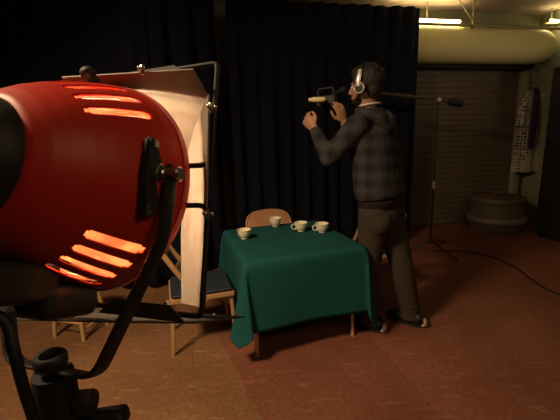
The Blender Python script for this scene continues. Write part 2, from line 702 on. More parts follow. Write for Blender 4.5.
# black flat panel on the right, robe, tub
pa = G(534, 236); pa.z = 0
pz = (AY(547, 68, pa.y)).z
bm = NB()
pd = V((.30, -.95, 0)).normalized(); pn = V((pd.y, -pd.x, 0))
PM = Matrix((pd, V((0.95, .30, 0)).normalized(), UP)).transposed()
t = thing('black_cabinet', 'tall black cabinet standing beyond the hanging dotted robe', 'cabinet', pa)
px_ = V((.95, .30, 0)).normalized()
bm = NB(); box(bm, pa+pd*.45+px_*.2+UP*(pz/2+.03), (.9, .4, pz-.06), PM, .006); obj('body', bm, 'flat', t, world=True)
bm = NB(); box(bm, pa+pd*.45+px_*.2+UP*.03, (.86, .36, .06), PM, .004); obj('plinth', bm, 'flat', t, world=True)
for s in (.23, .67):
    bm = NB(); box(bm, pa+pd*s-px_*.008+UP*(pz/2+.03), (.43, .016, pz-.14), PM, .003)
    dr = obj('door', bm, 'flat', t, world=True)
    bm = NB(); box(bm, pa+pd*(s+(.17 if s < .4 else -.17))-px_*.028+UP*(pz*.5), (.02, .025, .12), PM, .004)
    obj('handle', bm, 'black', dr, world=True)

# robe on a hanger hung from a wall hook
du = .16
ua, z1 = on_wall(539, 88, du)
z0 = on_wall(530, 171, du)[1]
ur = on_wall(532, 120, du)[0]
rb = thing('dotted_robe', 'cream robe with dark dots and a purple scarf hanging by the black cabinet', 'robe', wp(ur, du, z1))
bm = NB()
N_ = 40
rows = []
for j in range(13):
    t_ = j/12
    z = z1-.03 - (z1-.03-z0)*t_
    hw = .19 + .07*t_ if t_ > .08 else .09+.10*t_/.08
    dp = .045 + .045*t_
    row = []
    for k in range(N_):
        th = 2*PI*k/N_
        f_ = 1 + .12*t_*math.sin(7*th+1) + .06*t_*math.sin(12*th)
        row.append(bm.verts.new(wp(ur+hw*f_*math.cos(th), du+dp*f_*math.sin(th), z-.02*abs(math.cos(th))*(1 if t_ < .3 else 0))))
    rows.append(row)
for a_, b_ in zip(rows, rows[1:]):
    for k in range(N_):
        bm.faces.new((a_[k], a_[(k+1) % N_], b_[(k+1) % N_], b_[k]))
bm.faces.new(rows[0])
body = obj('robe_body', bm, 'dots', rb, world=True, angle=180)
for s in (-1, 1):
    bm = NB()
    etube(bm, [wp(ur+s*.13, du, z1-.07), wp(ur+s*.22, du+.02, z1-.26), wp(ur+s*.25, du+.04, z1-.52)], [(.045, .03), (.06, .04), (.07, .045)], wn, 14)
    obj('sleeve', bm, 'dots', rb, world=True)
bm = NB()
etube(bm, [wp(ur-.02, du+.03, z1-.0), wp(ur-.06, du+.10, z1-.2), wp(ur-.11, du+.14, z1-.5), wp(ur-.15, du+.16, z1-.84)], [(.04, .014), (.06, .018), (.065, .02), (.05, .014)], wd, 12)
obj('scarf', bm, 'purple', rb, 'long purple scarf draped down the front', world=True)
bm = NB()
etube(bm, rounded([wp(ur-.15, du, z1-.06), wp(ur, du, z1), wp(ur+.15, du, z1-.06)], .05), .009, wn, 8)
etube(bm, rounded([wp(ur, du, z1), wp(ur, du, z1+.05), wp(ur, du-.04, z1+.085), wp(ur, du-.085, z1+.06)], .03), .004, wd, 6)
obj('hanger', bm, 'wood', rb, world=True)
hk = thing('wall_hook', 'small dark coat hook on the green wall above the robe', 'hook', wp(ur, 0, z1+.1))
bm = NB(); box(bm, wp(ur, .008, z1+.10), (.04, .016, .09), WM, .004); obj('plate', bm, 'black', hk, world=True)
bm = NB(); etube(bm, rounded([wp(ur, .01, z1+.09), wp(ur, du-.06, z1+.063), wp(ur, du+.0, z1+.085)], .02), .006, wd, 8); obj('prong', bm, 'black', hk, world=True)

# pipes on the green wall
for k, x in enumerate((523, 539)):
    uu = on_wall(x, 80)[0]
    bm = NB(); etube(bm, [wp(uu, .025, .01), wp(uu, .025, hz0-.15)], .014, wd, 8)
    o = obj('wall_pipe', bm, 'wall'); origin_to(o, wp(uu, .025, 0))
    tag(o, ('thin green pipe up the wall behind the robe, nearer the shutter', 'thin green pipe up the wall behind the robe, nearer the black cabinet')[k], 'pipe', 'green wall pipes behind the robe')

tb = G(500, 232); tb.y += .20; tb.x += .04; tb.z = 0
pm = (EYE-tb).length
tr = .39
t = thing('metal_tub', 'round squat metal tub with a brown lid standing before the roller shutter', 'tub', tb)
bm = NB(); lathe(bm, [(.33, 0), (.345, .0), (.37, .10), (.375, .13), (.36, .16), (.35, .30), (.36, .34), (.34, .36)], 48, Matrix.Translation(tb) @ Matrix.Diagonal((.95, .95, 1.2, 1))); obj('tub_body', bm, 'zinc', t, world=True)
bm = NB(); lathe(bm, [(.37, .105), (.395, .115), (.40, .14), (.39, .165), (.36, .17)], 48, Matrix.Translation(tb) @ Matrix.Diagonal((.95, .95, 1.2, 1)), cap=False); obj('lower_hoop', bm, 'zincl', t, 'paler worn hoop', world=True)
bm = NB(); lathe(bm, [(.352, .335), (.375, .34), (.38, .36), (.37, .38), (.352, .385)], 48, Matrix.Translation(tb) @ Matrix.Diagonal((.95, .95, 1.2, 1)), cap=False); obj('upper_hoop', bm, 'zinc', t, world=True)
bm = NB(); lathe(bm, [(.345, .362), (.345, .375), (.31, .385), (.05, .395), (0.0, .396)], 48, Matrix.Translation(tb) @ Matrix.Diagonal((.95, .95, 1.2, 1))); obj('lid', bm, 'lid', t, 'brown rusty lid', world=True)
bm = NB(); etube(bm, rounded([tb+V((-.05, 0, .467)), tb+V((-.05, 0, .51)), tb+V((.05, 0, .51)), tb+V((.05, 0, .467))], .02), .008, V((0, 1, 0)), 8); obj('handle', bm, 'zinc', t, world=True)

# ------------------------------------------------------------------ table, cloth, cups
TH = .675
ta = R(17.5)
c4 = [G(x, y, TH) for x, y in ((215, 229.5), (243.5, 262), (360, 246.5), (332, 221))]
tc_ = (c4[0]+c4[1]+c4[2]+c4[3])/4
tc_.z = 0
TS = .80
t = thing('folding_table', 'square folding table hidden under the green cloth, only leg tips showing', 'table', tc_, ta)
bm = NB(); box(bm, (0, 0, TH-.018), (TS-.01, TS-.01, .026), None, .004); obj('tabletop', bm, 'tan', t)
bm = NB()
for q in ((0, .36, 1), (0, -.36, 1), (.36, 0, 0), (-.36, 0, 0)):
    box(bm, (q[0], q[1], TH-.06), (.72 if q[2] else .02, .02 if q[2] else .72, .055))
obj('apron', bm, 'tan', t)
for sx in (-1, 1):
    for sy in (-1, 1):
        bm = NB(); etube(bm, [(sx*.335, sy*.335, TH-.035), (sx*.35, sy*.35, .02)], [.013, .011], V((1, 0, 0)), 10)
        etube(bm, [(sx*.35, sy*.35, .025), (sx*.3505, sy*.3505, 0)], [.0135, .0135], V((1, 0, 0)), 10)
        obj('leg', bm, 'tan', t)
# cloth
a_ = TS/2+.004
dr = .46
bm = NB()
def cloth_pt(u, v):
    au, av = abs(u), abs(v)
    su, sv = math.copysign(1, u), math.copysign(1, v)
    du_, dv_ = max(0, au-a_), max(0, av-a_)
    z = TH
    x, y = u, v
    if du_ > 0 and dv_ > 0:
        rho = math.hypot(du_, dv_); th = math.atan2(dv_, du_)
        fl = .06 if (u < 0 and v < 0) else .08
        out = rho*(fl*math.sin(2*th)**1.0)
        wob = .16*rho*math.sin(4*th)
        sw = .14*rho*math.cos(th)**2 if (u < 0 and v < 0) else .03*rho*math.cos(th)
        x = su*(a_ + .012 + out*.75 + wob*.5 + sw); y = sv*(a_ + .012 + out*.75 - wob*.5 + .03*rho*math.sin(th))
        z = TH - (rho if rho < dr else dr*(rho/dr)**(.45 if u < 0 else .8))*.985
    elif du_ > 0:
        k = min(1, du_/.03)
        g = .14*max(0, -v/a_)**2 if u < 0 else 0
        x = su*(a_ + .012*k + du_*(.02+g+.03*math.sin(v*9+su)*(1-5*g))); z = TH - du_ + .012*(1-k)*0
        y = v + 0.0
    elif dv_ > 0:
        k = min(1, dv_/.03)
        y = sv*(a_ + .012*k + dv_*(.02+.03*math.sin(u*8+sv*2))); z = TH - dv_
    return V((x, y, z))
N1 = 84
L_ = a_+dr
# place grid lines exactly on the table edge
lin = [-L_ + dr*i/18 for i in range(18)] + [-a_+2*a_*i/36 for i in range(36)] + [a_+dr*i/18 for i in range(19)]
gv = [[bm.verts.new(cloth_pt(u, v)) for v in lin] for u in lin]
for i in range(len(lin)-1):
    for j in range(len(lin)-1):
        bm.faces.new((gv[i][j], gv[i+1][j], gv[i+1][j+1], gv[i][j+1]))
cl = obj('tablecloth', bm, 'cloth', angle=180)
cl.location = tc_; cl.rotation_euler = (0, 0, ta)
sm = cl.modifiers.new('s', 'SMOOTH'); sm.iterations = 2; sm.factor = .4
md = cl.modifiers.new('th', 'SOLIDIFY'); md.thickness = .003; md.offset = 1
tag(cl, 'dark green cloth draped over the square table, its corners hanging low', 'tablecloth')

CT = TH+.0045


def make_cup():
    t = thing('teacup', '', 'cup', (0, 0, 0), 0, 'cream teacups on the green table')
    bm = NB()
    lathe(bm, [(.0, .0), (.021, 0), (.023, .003), (.022, .006), (.033, .018), (.040, .036), (.043, .055), (.0445, .060), (.0415, .060), (.038, .036), (.030, .018), (.018, .010), (0, .009)], 32, cap=False)
    obj('bowl', bm, 'cup', t)
    bm = NB()
    etube(bm, [V((.039, 0, .048)), V((.056, 0, .052)), V((.067, 0, .042)), V((.064, 0, .026)), V((.050, 0, .016)), V((.033, 0, .019))], [(.0055, .004)]*6, V((0, 1, 0)), 10)
    obj('handle', bm, 'cup', t)
    return t


cup = make_cup()
cup.scale = (1.16, 1.16, 1.16)
for k, (x, y, rz, lab) in enumerate(((244.5, 238.5, 60, 'cream teacup nearest the red lamp, its handle turned away'),
                                     (275.5, 226, 80, 'cream teacup in front of the tan metal chair, handle hidden'),
                                     (301, 231, 195, 'cream teacup third from the lamp, its handle showing'),
                                     (322, 232, 200, 'cream teacup closest to the standing person, handle showing'))):
    p = G(x, y, CT)
    p.z = CT
    if k == 0:
        cup.location = p; cup.rotation_euler = (0, 0, R(rz)); cup['label'] = lab
    else:
        dup(cup, p, R(rz), lab)


# ------------------------------------------------------------------ chairs
def make_chair():
    """wooden chair with sloping back facing +x, origin on the floor under the seat"""
    t = thing('wooden_chair', '', 'chair')
    w = .19
    SZ = .40
    for s in (-1, 1):
        bm = NB()
        etube(bm, [V((.21, s*(w-.03), SZ-.02)), V((.225, s*(w-.02), 0))], [.014, .011], V((0, 1, 0)), 10, sq=.7)
        obj('leg', bm, 'wood', t)
        bm = NB()
        etube(bm, [V((-.17, s*(w-.03), SZ-.02)), V((-.20, s*(w-.02), 0))], [.014, .011], V((0, 1, 0)), 10, sq=.7)
        obj('leg', bm, 'wood', t)
        bm = NB()
        pp = rounded([V((.04, s*(w+.012), SZ-.03)), V((-.10, s*(w+.012), SZ+.14)), V((-.215, s*(w+.006), SZ+.34))], .12)
        etube(bm, pp, [(.011, .017)]*len(pp), V((0, 1, 0)), 10, sq=.6)
        obj('back_upright', bm, 'wood', t)
    bm = NB()
    slab(bm, [V((-.19, -w, SZ-.016)), V((.23, -w, SZ-.016)), V((.23, w, SZ-.016)), V((-.19, w, SZ-.016))], UP, .030)
    bmesh.ops.bevel(bm, geom=list(bm.edges), offset=.004, segments=2, affect='EDGES')
    obj('seat_frame', bm, 'wood', t)
    bm = NB()
    slab(bm, [V((-.18, -w+.01, SZ+.013)), V((.22, -w+.01, SZ+.016)), V((.22, w-.01, SZ+.016)), V((-.18, w-.01, SZ+.013))], UP, .030)
    bmesh.ops.bevel(bm, geom=list(bm.edges), offset=.012, segments=3, affect='EDGES')
    obj('seat', bm, 'navy', t, 'padded navy seat')
    for z0_, z1_, x0, x1 in ((SZ+.235, SZ+.335, -.160, -.212), (SZ+.10, SZ+.135, -.075, -.099)):
        bm = NB()
        n = 10
        fr, bk_ = [], []
        for i in range(n+1):
            v = -w + 2*w*i/n
            bow = -.030*(1-(v/w)**2)
            up = .012*(1-(v/w)**2)
            a1 = V((x0+bow, v, z0_)); a2 = V((x1+bow, v, z1_+up))
            fr.append((bm.verts.new(a1+V((.007, 0, 0))), bm.verts.new(a2+V((.007, 0, 0)))))
            bk_.append((bm.verts.new(a1-V((.007, 0, 0))), bm.verts.new(a2-V((.007, 0, 0)))))
        for i in range(n):
            bm.faces.new((fr[i][0], fr[i+1][0], fr[i+1][1], fr[i][1]))
            bm.faces.new((bk_[i][0], bk_[i][1], bk_[i+1][1], bk_[i+1][0]))
            bm.faces.new((fr[i][1], fr[i+1][1], bk_[i+1][1], bk_[i][1]))
            bm.faces.new((fr[i][0], bk_[i][0], bk_[i+1][0], fr[i+1][0]))
        for i in (0, n):
            bm.faces.new((fr[i][0], fr[i][1], bk_[i][1], bk_[i][0]))
        obj('back_slat', bm, 'wood', t)
    return t


wc = make_chair()
p = G(173.5, 356) - Matrix.Rotation(R(17), 3, 'Z') @ V((-.20, -.17, 0)); p.z = 0
wc.location = p; wc.rotation_euler = (0, 0, R(17))
wc['label'] = 'wooden chair with padded navy seat between the red lamp and the table'
p2 = G(370, 252, .37); p2.z = 0
dup(wc, p2, R(107), 'wooden chair mostly hidden behind the legs of the standing person')


def make_metal_chair():
    """tan metal folding chair facing +x"""
    t = thing('metal_chair', 'tan metal folding chair behind the green table, only its rounded back showing', 'chair')
    w = .215
    bm = NB()
    path = [V((.18, -w, 0)), V((-.06, -w, .40)), V((-.203, -w+.004, .65)), V((-.236, -w+.024, .725)), V((-.262, -w+.09, .762)), V((-.278, 0, .772)), V((-.262, w-.09, .762)), V((-.236, w-.024, .725)), V((-.203, w-.004, .65)), V((-.06, w, .40)), V((.18, w, 0))]
    pp = rounded(path, .05)
    etube(bm, pp, [.010]*len(pp), V((0, 0, 1)), 10)
    obj('frame', bm, 'tan', t)
    for s in (-1, 1):
        bm = NB(); etube(bm, [V((.16, s*(w-.03), .41)), V((-.22, s*(w-.03), 0))], .011, V((0, 1, 0)), 10); obj('rear_leg', bm, 'tan', t)
    bm = NB()
    o_ = []
    for k in range(24):
        th = 2*PI*k/24
        c_, s_ = math.cos(th), math.sin(th)
        o_.append(V((.02+.20*math.copysign(abs(c_)**.5, c_), .19*math.copysign(abs(s_)**.5, s_), .425)))
    slab(bm, o_, UP, .02)
    obj('seat', bm, 'tan', t)
    bm = NB()
    n = 14
    A, B = [], []
    for i in range(n+1):
        v = -w+.005 + (2*w-.01)*i/n
        q = abs(v)/w
        bow = -.03*(1-q*q)
        zt = .775 - .012*q*q - (.0 if q < .5 else .10*((q-.5)/.5)**2.2)
        zb = .585
        xt, xb = -.238+bow, -.160+bow
        A.append((bm.verts.new(V((xb+.006, v, zb))), bm.verts.new(V((xt+.006, v, zt)))))
        B.append((bm.verts.new(V((xb-.006, v, zb))), bm.verts.new(V((xt-.006, v, zt)))))
    for i in range(n):
        bm.faces.new((A[i][0], A[i+1][0], A[i+1][1], A[i][1])); bm.faces.new((B[i][0], B[i][1], B[i+1][1], B[i+1][0]))
        bm.faces.new((A[i][1], A[i+1][1], B[i+1][1], B[i][1])); bm.faces.new((A[i][0], B[i][0], B[i+1][0], A[i+1][0]))
    for i in (0, n):
        bm.faces.new((A[i][0], A[i][1], B[i][1], B[i][0]))
    obj('backrest', bm, 'tan', t)
    return t


mc = make_metal_chair()
p = G(267, 209.5, .705); p.z = 0
fd = R(17.5-90)
mc.location = p + V((math.cos(fd), math.sin(fd), 0))*.235
mc.scale = (.92, 1.04, .905)
mc.rotation_euler = (0, 0, fd)

# small wooden stool behind the lamp
fa, fb, fc = G(55, 337), G(84, 341), G(107, 324)
fd4 = fa+fc-fb
cen = (fa+fc)/2; cen.z = 0
st = thing('wooden_stool', 'small yellow wooden stool behind the red lamp, legs joined by rails', 'stool', cen)
SH = .47
feet = [fa, fb, fc, fd4]
tops = [cen + (q-cen)*.72 + UP*SH for q in feet]
for q, tp in zip(feet, tops):
    bm = NB(); etube(bm, [q+UP*0, tp], [.0135, .015], (fb-fa), 12, sq=.75); obj('leg', bm, 'stoolwood', st, world=True)
for i, j, h in ((0, 1, .13), (1, 2, .08), (2, 3, .13), (3, 0, .08), (1, 2, .30), (3, 0, .30)):
    a1 = feet[i].lerp(tops[i], h/SH); b1 = feet[j].lerp(tops[j], h/SH)
    bm = NB(); etube(bm, [a1, b1], .009, UP, 10); obj('rail', bm, 'stoolwood', st, world=True)
bm = NB()
oo = []
for k in range(32):
    th = 2*PI*k/32
    oo.append(cen+V((.155*math.cos(th), .155*math.sin(th), SH+.012)))
slab(bm, oo, UP, .026); bmesh.ops.bevel(bm, geom=[e for e in bm.edges], offset=.004, segments=2, affect='EDGES')
obj('seat', bm, 'stoolwood', st, world=True)

# ------------------------------------------------------------------ the red lamp
LZ = .385
LC = V(((101-280)/F*LZ, (210-187)/F*LZ, LZ))     # rim centre, seen from the eye
yaw, tilt = R(20), R(7)
fwd = V((math.sin(yaw)*math.cos(tilt), -math.sin(tilt), math.cos(yaw)*math.cos(tilt)))
sd = V((math.cos(yaw), 0, -math.sin(yaw)))
vv = V((fwd.y*sd.z-fwd.z*sd.y, fwd.z*sd.x-fwd.x*sd.z, fwd.x*sd.y-fwd.y*sd.x))   # fwd x sd
if vv.y < 0:
    vv = -vv


def w3(q):
    return cr*q.x + cu*q.y + cf*q.z


LO = EYE + w3(LC)
LX, LY, LV = w3(sd), w3(fwd), w3(vv)
LM = Matrix(((LX.x, LY.x, LV.x, LO.x), (LX.y, LY.y, LV.y, LO.y), (LX.z, LY.z, LV.z, LO.z), (0, 0, 0, 1)))
LATHE = LM @ Matrix.Rotation(-PI/2, 4, 'X')      # lathe z -> forward axis; lathe x -> side


def lp(x, y, z):
    return LM @ V((x, y, z))


lamp = thing('studio_lamp', 'red open-face studio lamp with glowing vent slots and opened barn doors', 'lamp', LO)
NS = 360
prof = [(.044, -.118), (.0525, -.113)]
ctrl = [(.0525, -.113), (.061, -.104), (.069, -.093), (.0765, -.080), (.084, -.065), (.0905, -.050), (.0965, -.034), (.1015, -.018), (.1045, -.004)]
for (ra, ya), (rb2, yb) in zip(ctrl, ctrl[1:]):
    for k in range(1, 8):
        prof.append((ra+(rb2-ra)*k/7, ya+(yb-ya)*k/7))
slots = [(d, -.081, -.026) for d in (37, 50, 63, 76, 89, 102, 115, 128, 141)] + [(d, -.072, -.021) for d in (-39, -50, -61, -72, -108, -119, -130, -141)]


def skip(i, k):
    ym = (prof[i][1]+prof[i+1][1])/2
    # lathe about forward axis: after the turn, lathe +y maps to local -z
    ang = -(k+.5)*360/NS
    for d, y0, y1 in slots:
        df = (ang-d+180) % 360-180
        e_ = min(ym-y0, y1-ym)
        lim = 2.6 if e_ > .0035 else 1.6
        if abs(df) < lim and y0 < ym < y1:
            return True
    return False


bm = NB(); lathe(bm, prof, NS, LATHE, skip, cap=False)
hs = obj('housing', bm, 'red', lamp, 'glossy red slotted bowl', world=True, angle=60)
md = hs.modifiers.new('th', 'SOLIDIFY'); md.thickness = .0016; md.offset = -1
bm = NB(); lathe(bm, [(.102, -.006), (.1052, -.006), (.1056, .000), (.1050, .003), (.103, .003), (.102, .000), (.102, -.006)], 120, LATHE, cap=False)
obj('rim', bm, 'red', lamp, world=True)
bm = NB(); lathe(bm, [(.0, -.134), (.030, -.1335), (.043, -.131), (.0475, -.125), (.0485, -.114), (0, -.112)], 64, LATHE, cap=False)
obj('rear_cap', bm, 'blackplast', lamp, 'black round rear cap', world=True)
# bright inner reflector, vented between the slots of the bowl
rprof = [(.016, -.112), (.030, -.108)]
rc = [(.030, -.108), (.046, -.098), (.058, -.085), (.068, -.068), (.0765, -.050), (.084, -.032), (.091, -.014), (.0955, -.002)]
for (ra, ya), (rb2, yb) in zip(rc, rc[1:]):
    for k in range(1, 4):
        rprof.append((ra+(rb2-ra)*k/3, ya+(yb-ya)*k/3))


def rskip(i, k):
    ym = (rprof[i][1]+rprof[i+1][1])/2
    if not -.088 < ym < -.02:
        return False
    ang = -(k+.5)*360/120
    for d in [30.5+13*q for q in range(10)] + [-78, -90, -102, -113, -124, -135, -146, -157, -170, 170]:
        if abs((ang-d+180) % 360-180) < 2.6:
            return True
    return False


bm = NB(); lathe(bm, rprof, 120, LATHE, rskip, cap=False)
rf = obj('reflector', bm, 'reflector', lamp, world=True)
md = rf.modifiers.new('th', 'SOLIDIFY'); md.thickness = .0008; md.offset = -1
# filament
bm = NB()
etube(bm, [lp(-.012+.004*i, -.056, .004*(1 if i % 2 else -1)) for i in range(7)], .0022, LY, 6)
obj('bulb_filament', bm, 'bulb', lamp, 'glowing filament', world=True)
# wire mesh guard: rings
bm = NB()
for rr in (.03, .06, .09):
    lathe(bm, [(rr-.0006, .0), (rr+.0006, 0), (rr+.0006, .0012), (rr-.0006, .0012), (rr-.0006, 0)], 60, LATHE, cap=False)
for k in range(4):
    th = k*PI/4
    etube(bm, [lp(.102*math.cos(th), .001, .102*math.sin(th)), lp(-.102*math.cos(th), .001, -.102*math.sin(th))], .0007, LY, 5)
obj('wire_guard', bm, 'chrome', lamp, world=True)
# corner rods carrying the barn doors
for sx, sz in ((1, 1), (1, -1), (-1, 1), (-1, -1)):
    pts = [lp(0, .004, sz*.104), lp(sx*.002, .004, sz*.119), lp(sx*.126, .004, sz*.119), lp(sx*.126, .004, sz*.019), lp(sx*.100, .004, sz*.019)]
    pp = [pts[0]] + rounded(pts[0:3], .004)[1:-1] + rounded(pts[1:4], .005)[1:-1] + rounded(pts[2:5], .014)[1:]
    bm = NB(); etube(bm, pp, .0026, LY, 10)
    obj('door_rod', bm, 'rod', lamp, world=True)


# barn door leaves: plates hinged on the rods
def plane_pt(px, py, plane):
    a, b, c = plane
    n = (b-a).cross(c-a)
    q = ray(px, py)
    t = (a-EYE).dot(n)/q.dot(n)
    return EYE+q*t, n.normalized()


def eyep(x, y, z):
    return CS((x-280)/F*z, (210-y)/F*z, z)


def leaf(plane, outline, screws, label):
    pts = [plane_pt(x, y, plane)[0] for x, y in outline]
    n = plane_pt(0, 0, plane)[1]
    bm = NB(); slab(bm, pts, n, .0014)
    lf = obj('barn_door_leaf', bm, 'leaf', lamp, label, world=True)
    for x, y in screws:
        p = plane_pt(x, y, plane)[0]
        bm = NB(); Mx = Matrix.Translation(p) @ n.to_track_quat('Z', 'Y').to_matrix().to_4x4()
        lathe(bm, [(0, -.006), (.003, -.006), (.0034, -.003), (.0034, .003), (.003, .006), (0, .006)], 14, Mx, cap=False)
        obj('screw', bm, 'chrome', lf, world=True)
    return lf


top_pl = (eyep(50, 75, .405), eyep(195, 68, .345), eyep(205, 185, .57))
leaf(top_pl, ((62, 77), (193, 69), (208.5, 96), (203, 200), (70, 190)), (), 'upper leaf, lit inside, folded forward')
near_pl = (eyep(210, 97, .338), eyep(207, 309, .338), eyep(186, 200, .445))
leaf(near_pl, ((209, 94), (205.5, 308), (182, 303), (181.5, 235), (185, 165), (195.5, 126)), (), 'side leaf, brightly lit inside, folded inwards')
bm = NB(); slab(bm, [eyep(-40, 319, .40), eyep(40, 320.5, .38), eyep(110, 322, .362), (eyep(196, 323, .338)), eyep(246, 317, .46), eyep(112, 309.5, .55), eyep(-40, 304, .64)], LV, .0014)
bl_ = obj('barn_door_leaf', bm, 'leafdark', lamp, 'lower leaf seen nearly edge-on', world=True)
for x, y, z in ((84, 312, .5), (104, 312, .5), (214, 315.5, .42), (237, 316.5, .45)):
    bm = NB(); ball(bm, eyep(x, y, z)+LV*.001, .0022, None, 10); obj('rivet', bm, 'chrome', bl_, world=True)
bm = NB(); slab(bm, [eyep(17, 315.5, .42)+LV*.001, eyep(34, 316.0, .41)+LV*.001, eyep(31, 313.2, .46)+LV*.002, eyep(17, 312.7, .465)+LV*.002], LV, .0008)  # white plate painting the lit spot on the lower leaf
obj('painted_lit_spot', bm, 'white', bl_, 'lit spot on the leaf, put in as a white plate', world=True)
for (x, y, z, dx) in ((142, 70, .363, 1), (211, 108, .334, 0), (207, 214, .334, 0), (166, 307, .354, 1)):
    p = eyep(x, y, z)
    bm = NB()
    box(bm, p, (.0035, .004, .009), Matrix((LX, LY, LV)).transposed(), .0008)
    ball(bm, p - LY*.004, .0022, None, 12)
    ball(bm, p + (LX*.005 if dx == 0 else LV*.004), .0020, None, 10)
    obj('wing_screw', bm, 'chrome', lamp, world=True)
# hinge plates on the top and bottom rods
for zz, s in ((.121, 1), (-.121, -1)):
    bm = NB()
    o_ = [(.004, zz-.006), (.088, zz-.006), (.080, zz-.0005), (.012, zz-.0005)] if s > 0 else [(.014, zz-.004), (.112, zz-.004), (.096, zz+.010), (.030, zz+.010)]
    slab(bm, [lp(x, -.001, z) for x, z in o_], LY, .002)
    obj('hinge_plate', bm, 'rod', lamp, world=True)
# top catch knob
bm = NB(); ball(bm, eyep(88, 73, .37), (.0085, .007, .0065), Matrix((LX, LY, LV)).transposed(), 16); etube(bm, [eyep(88, 74, .37), eyep(97, 84, .375)], [.004, .006], LY, 8)
obj('catch_knob', bm, 'blackplast', lamp, world=True)
# pivot plate, bolt, yoke
bm = NB()
o_ = [(-.047, .033), (-.037, .033), (-.027, .015), (-.026, -.016), (-.031, -.033), (-.047, -.035), (-.051, 0)]
slab(bm, [lp(.093, y, z) for y, z in o_], LX, .007)
bmesh.ops.bevel(bm, geom=list(bm.edges), offset=.002, segments=2, affect='EDGES')
pv = obj('pivot_plate', bm, 'blackplast', lamp, world=True)
RX = LM @ Matrix.Rotation(PI/2, 4, 'Y')         # lathe z -> side axis
def sidelathe(prof_, y, z, name, m, par, n=24):
    bm = NB()
    lathe(bm, prof_, n, LM @ Matrix.Translation((0, y, z)) @ Matrix.Rotation(PI/2, 4, 'Y'), cap=False)
    return obj(name, bm, m, par, world=True)
for zz in (.028, -.027):
    sidelathe([(.0, .093), (.004, .093), (.004, .0965), (.003, .098), (.0, .098)], -.039, zz, 'screw', 'chrome', pv)
sidelathe([(.0, .092), (.0095, .092), (.0095, .097), (.0085, .0975), (.0085, .1015), (.0060, .102), (.0060, .1055), (.0066, .106), (.0066, .114), (.005, .116), (0, .116)], -.027, .004, 'pivot_bolt', 'chrome', lamp)
# yoke: a U of flat bar from the pivot to the stand
pvt = lp(.1035, -.024, .004)
pvl = lp(-.1035, -.024, .004)
yb = eyep(52, 369, .325)                        # bottom centre of the yoke
ysd = LX
yc_r = yb + ysd*.050
yc_l = yb - ysd*.050
bm = NB()
path = rounded([pvt, pvt.lerp(yc_r, .25)+ysd*.004, yc_r + (pvt-yc_r)*.08, yc_r-ysd*.012], .016) 
bdr = eyep(164, 238, .312)
bdl = bdr - ysd*(2*(bdr-yb).dot(ysd))
path = rounded([pvt + (pvt-bdr).normalized()*.008, pvt, bdr, yc_r, yc_l, bdl, pvl], .014, 6)
nrm_y = (pvt-yb).cross(ysd).normalized()
etube(bm, path, [(.0075, .0022)]*len(path), nrm_y, 10, sq=.45)
yk = obj('yoke', bm, 'black', lamp, 'flat black metal yoke', world=True)
# switch and cable box under the bowl
BMx = Matrix((LX, LY, LV)).transposed()
bm = NB(); box(bm, eyep(54, 299, .340), (.052, .055, .030), BMx, .009, 4)
sb = obj('switch_box', bm, 'blackplast', lamp, 'black switch housing', world=True)
bm = NB(); box(bm, eyep(8, 281, .300), (.046, .06, .034), BMx, .007, 4); obj('box_cover', bm, 'blackplast', sb, world=True)
# power cord
c0 = lp(-.02, -.115, -.105)
pts = [c0, eyep(8, 318, .29), eyep(14, 352, .285), eyep(24, 390, .29), eyep(36, 425, .30), eyep(40, 520, .33)]
pp = rounded(pts, .03)
bm = NB(); etube(bm, pp, .0045, LX, 10)
obj('power_cord', bm, 'rubber', lamp, world=True)

# stand under the lamp
sx_ = V((yb.x, yb.y, 0))
ls = thing('lamp_stand', 'black lamp stand with a clamp knob holding up the red lamp', 'stand', sx_)
zt = yb.z
Mt = Matrix.Translation(sx_)
bm = NB(); lathe(bm, [(.0, zt-.12), (.017, zt-.12), (.0175, zt-.02), (.0165, zt-.0035), (.0, zt-.0035)], 32, Mt, cap=False); obj('socket', bm, 'black', ls, world=True)
bm = NB(); lathe(bm, [(.0075, zt-.003), (.0125, zt+.003), (.0135, zt+.005), (.0135, zt+.012), (.012, zt+.014), (.0085, zt+.014), (.0075, zt+.011), (.0075, zt-.003)], 32, Mt, cap=False); obj('spigot_ring', bm, 'black', ls, world=True)
bm = NB(); KM = Mt @ Matrix.Translation((0, 0, zt-.034)) @ Matrix.Rotation(PI/2, 4, 'Y')
lathe(bm, [(.0, .010), (.006, .010), (.006, .017), (.0105, .018), (.011, .030), (.010, .032), (0, .032)], 24, KM, cap=False); obj('clamp_knob', bm, 'blackplast', ls, world=True)
bm = NB(); box(bm, sx_+V((.032, .006, zt-.058)), (.05, .02, .016), Matrix.Rotation(R(-8), 3, 'Y'), .006, 3); obj('clamp_lever', bm, 'black', ls, world=True)
bm = NB(); etube(bm, [sx_+UP*(zt-.11), sx_+UP*.7], .0125, V((1, 0, 0)), 14); etube(bm, [sx_+UP*.72, sx_+UP*.12], .016, V((1, 0, 0)), 14); obj('pole', bm, 'black', ls, world=True)
bm = NB(); lathe(bm, [(.0, .40), (.026, .40), (.026, .46), (0, .46)], 20, Mt, cap=False); obj('leg_collar', bm, 'black', ls, world=True)
for k in range(3):
    th = R(100+120*k)
    bm = NB(); etube(bm, [sx_+V((.024*math.cos(th), .024*math.sin(th), .43)), sx_+V((.42*math.cos(th), .42*math.sin(th), .012))], .009, UP, 10)
    obj('leg', bm, 'black', ls, world=True)

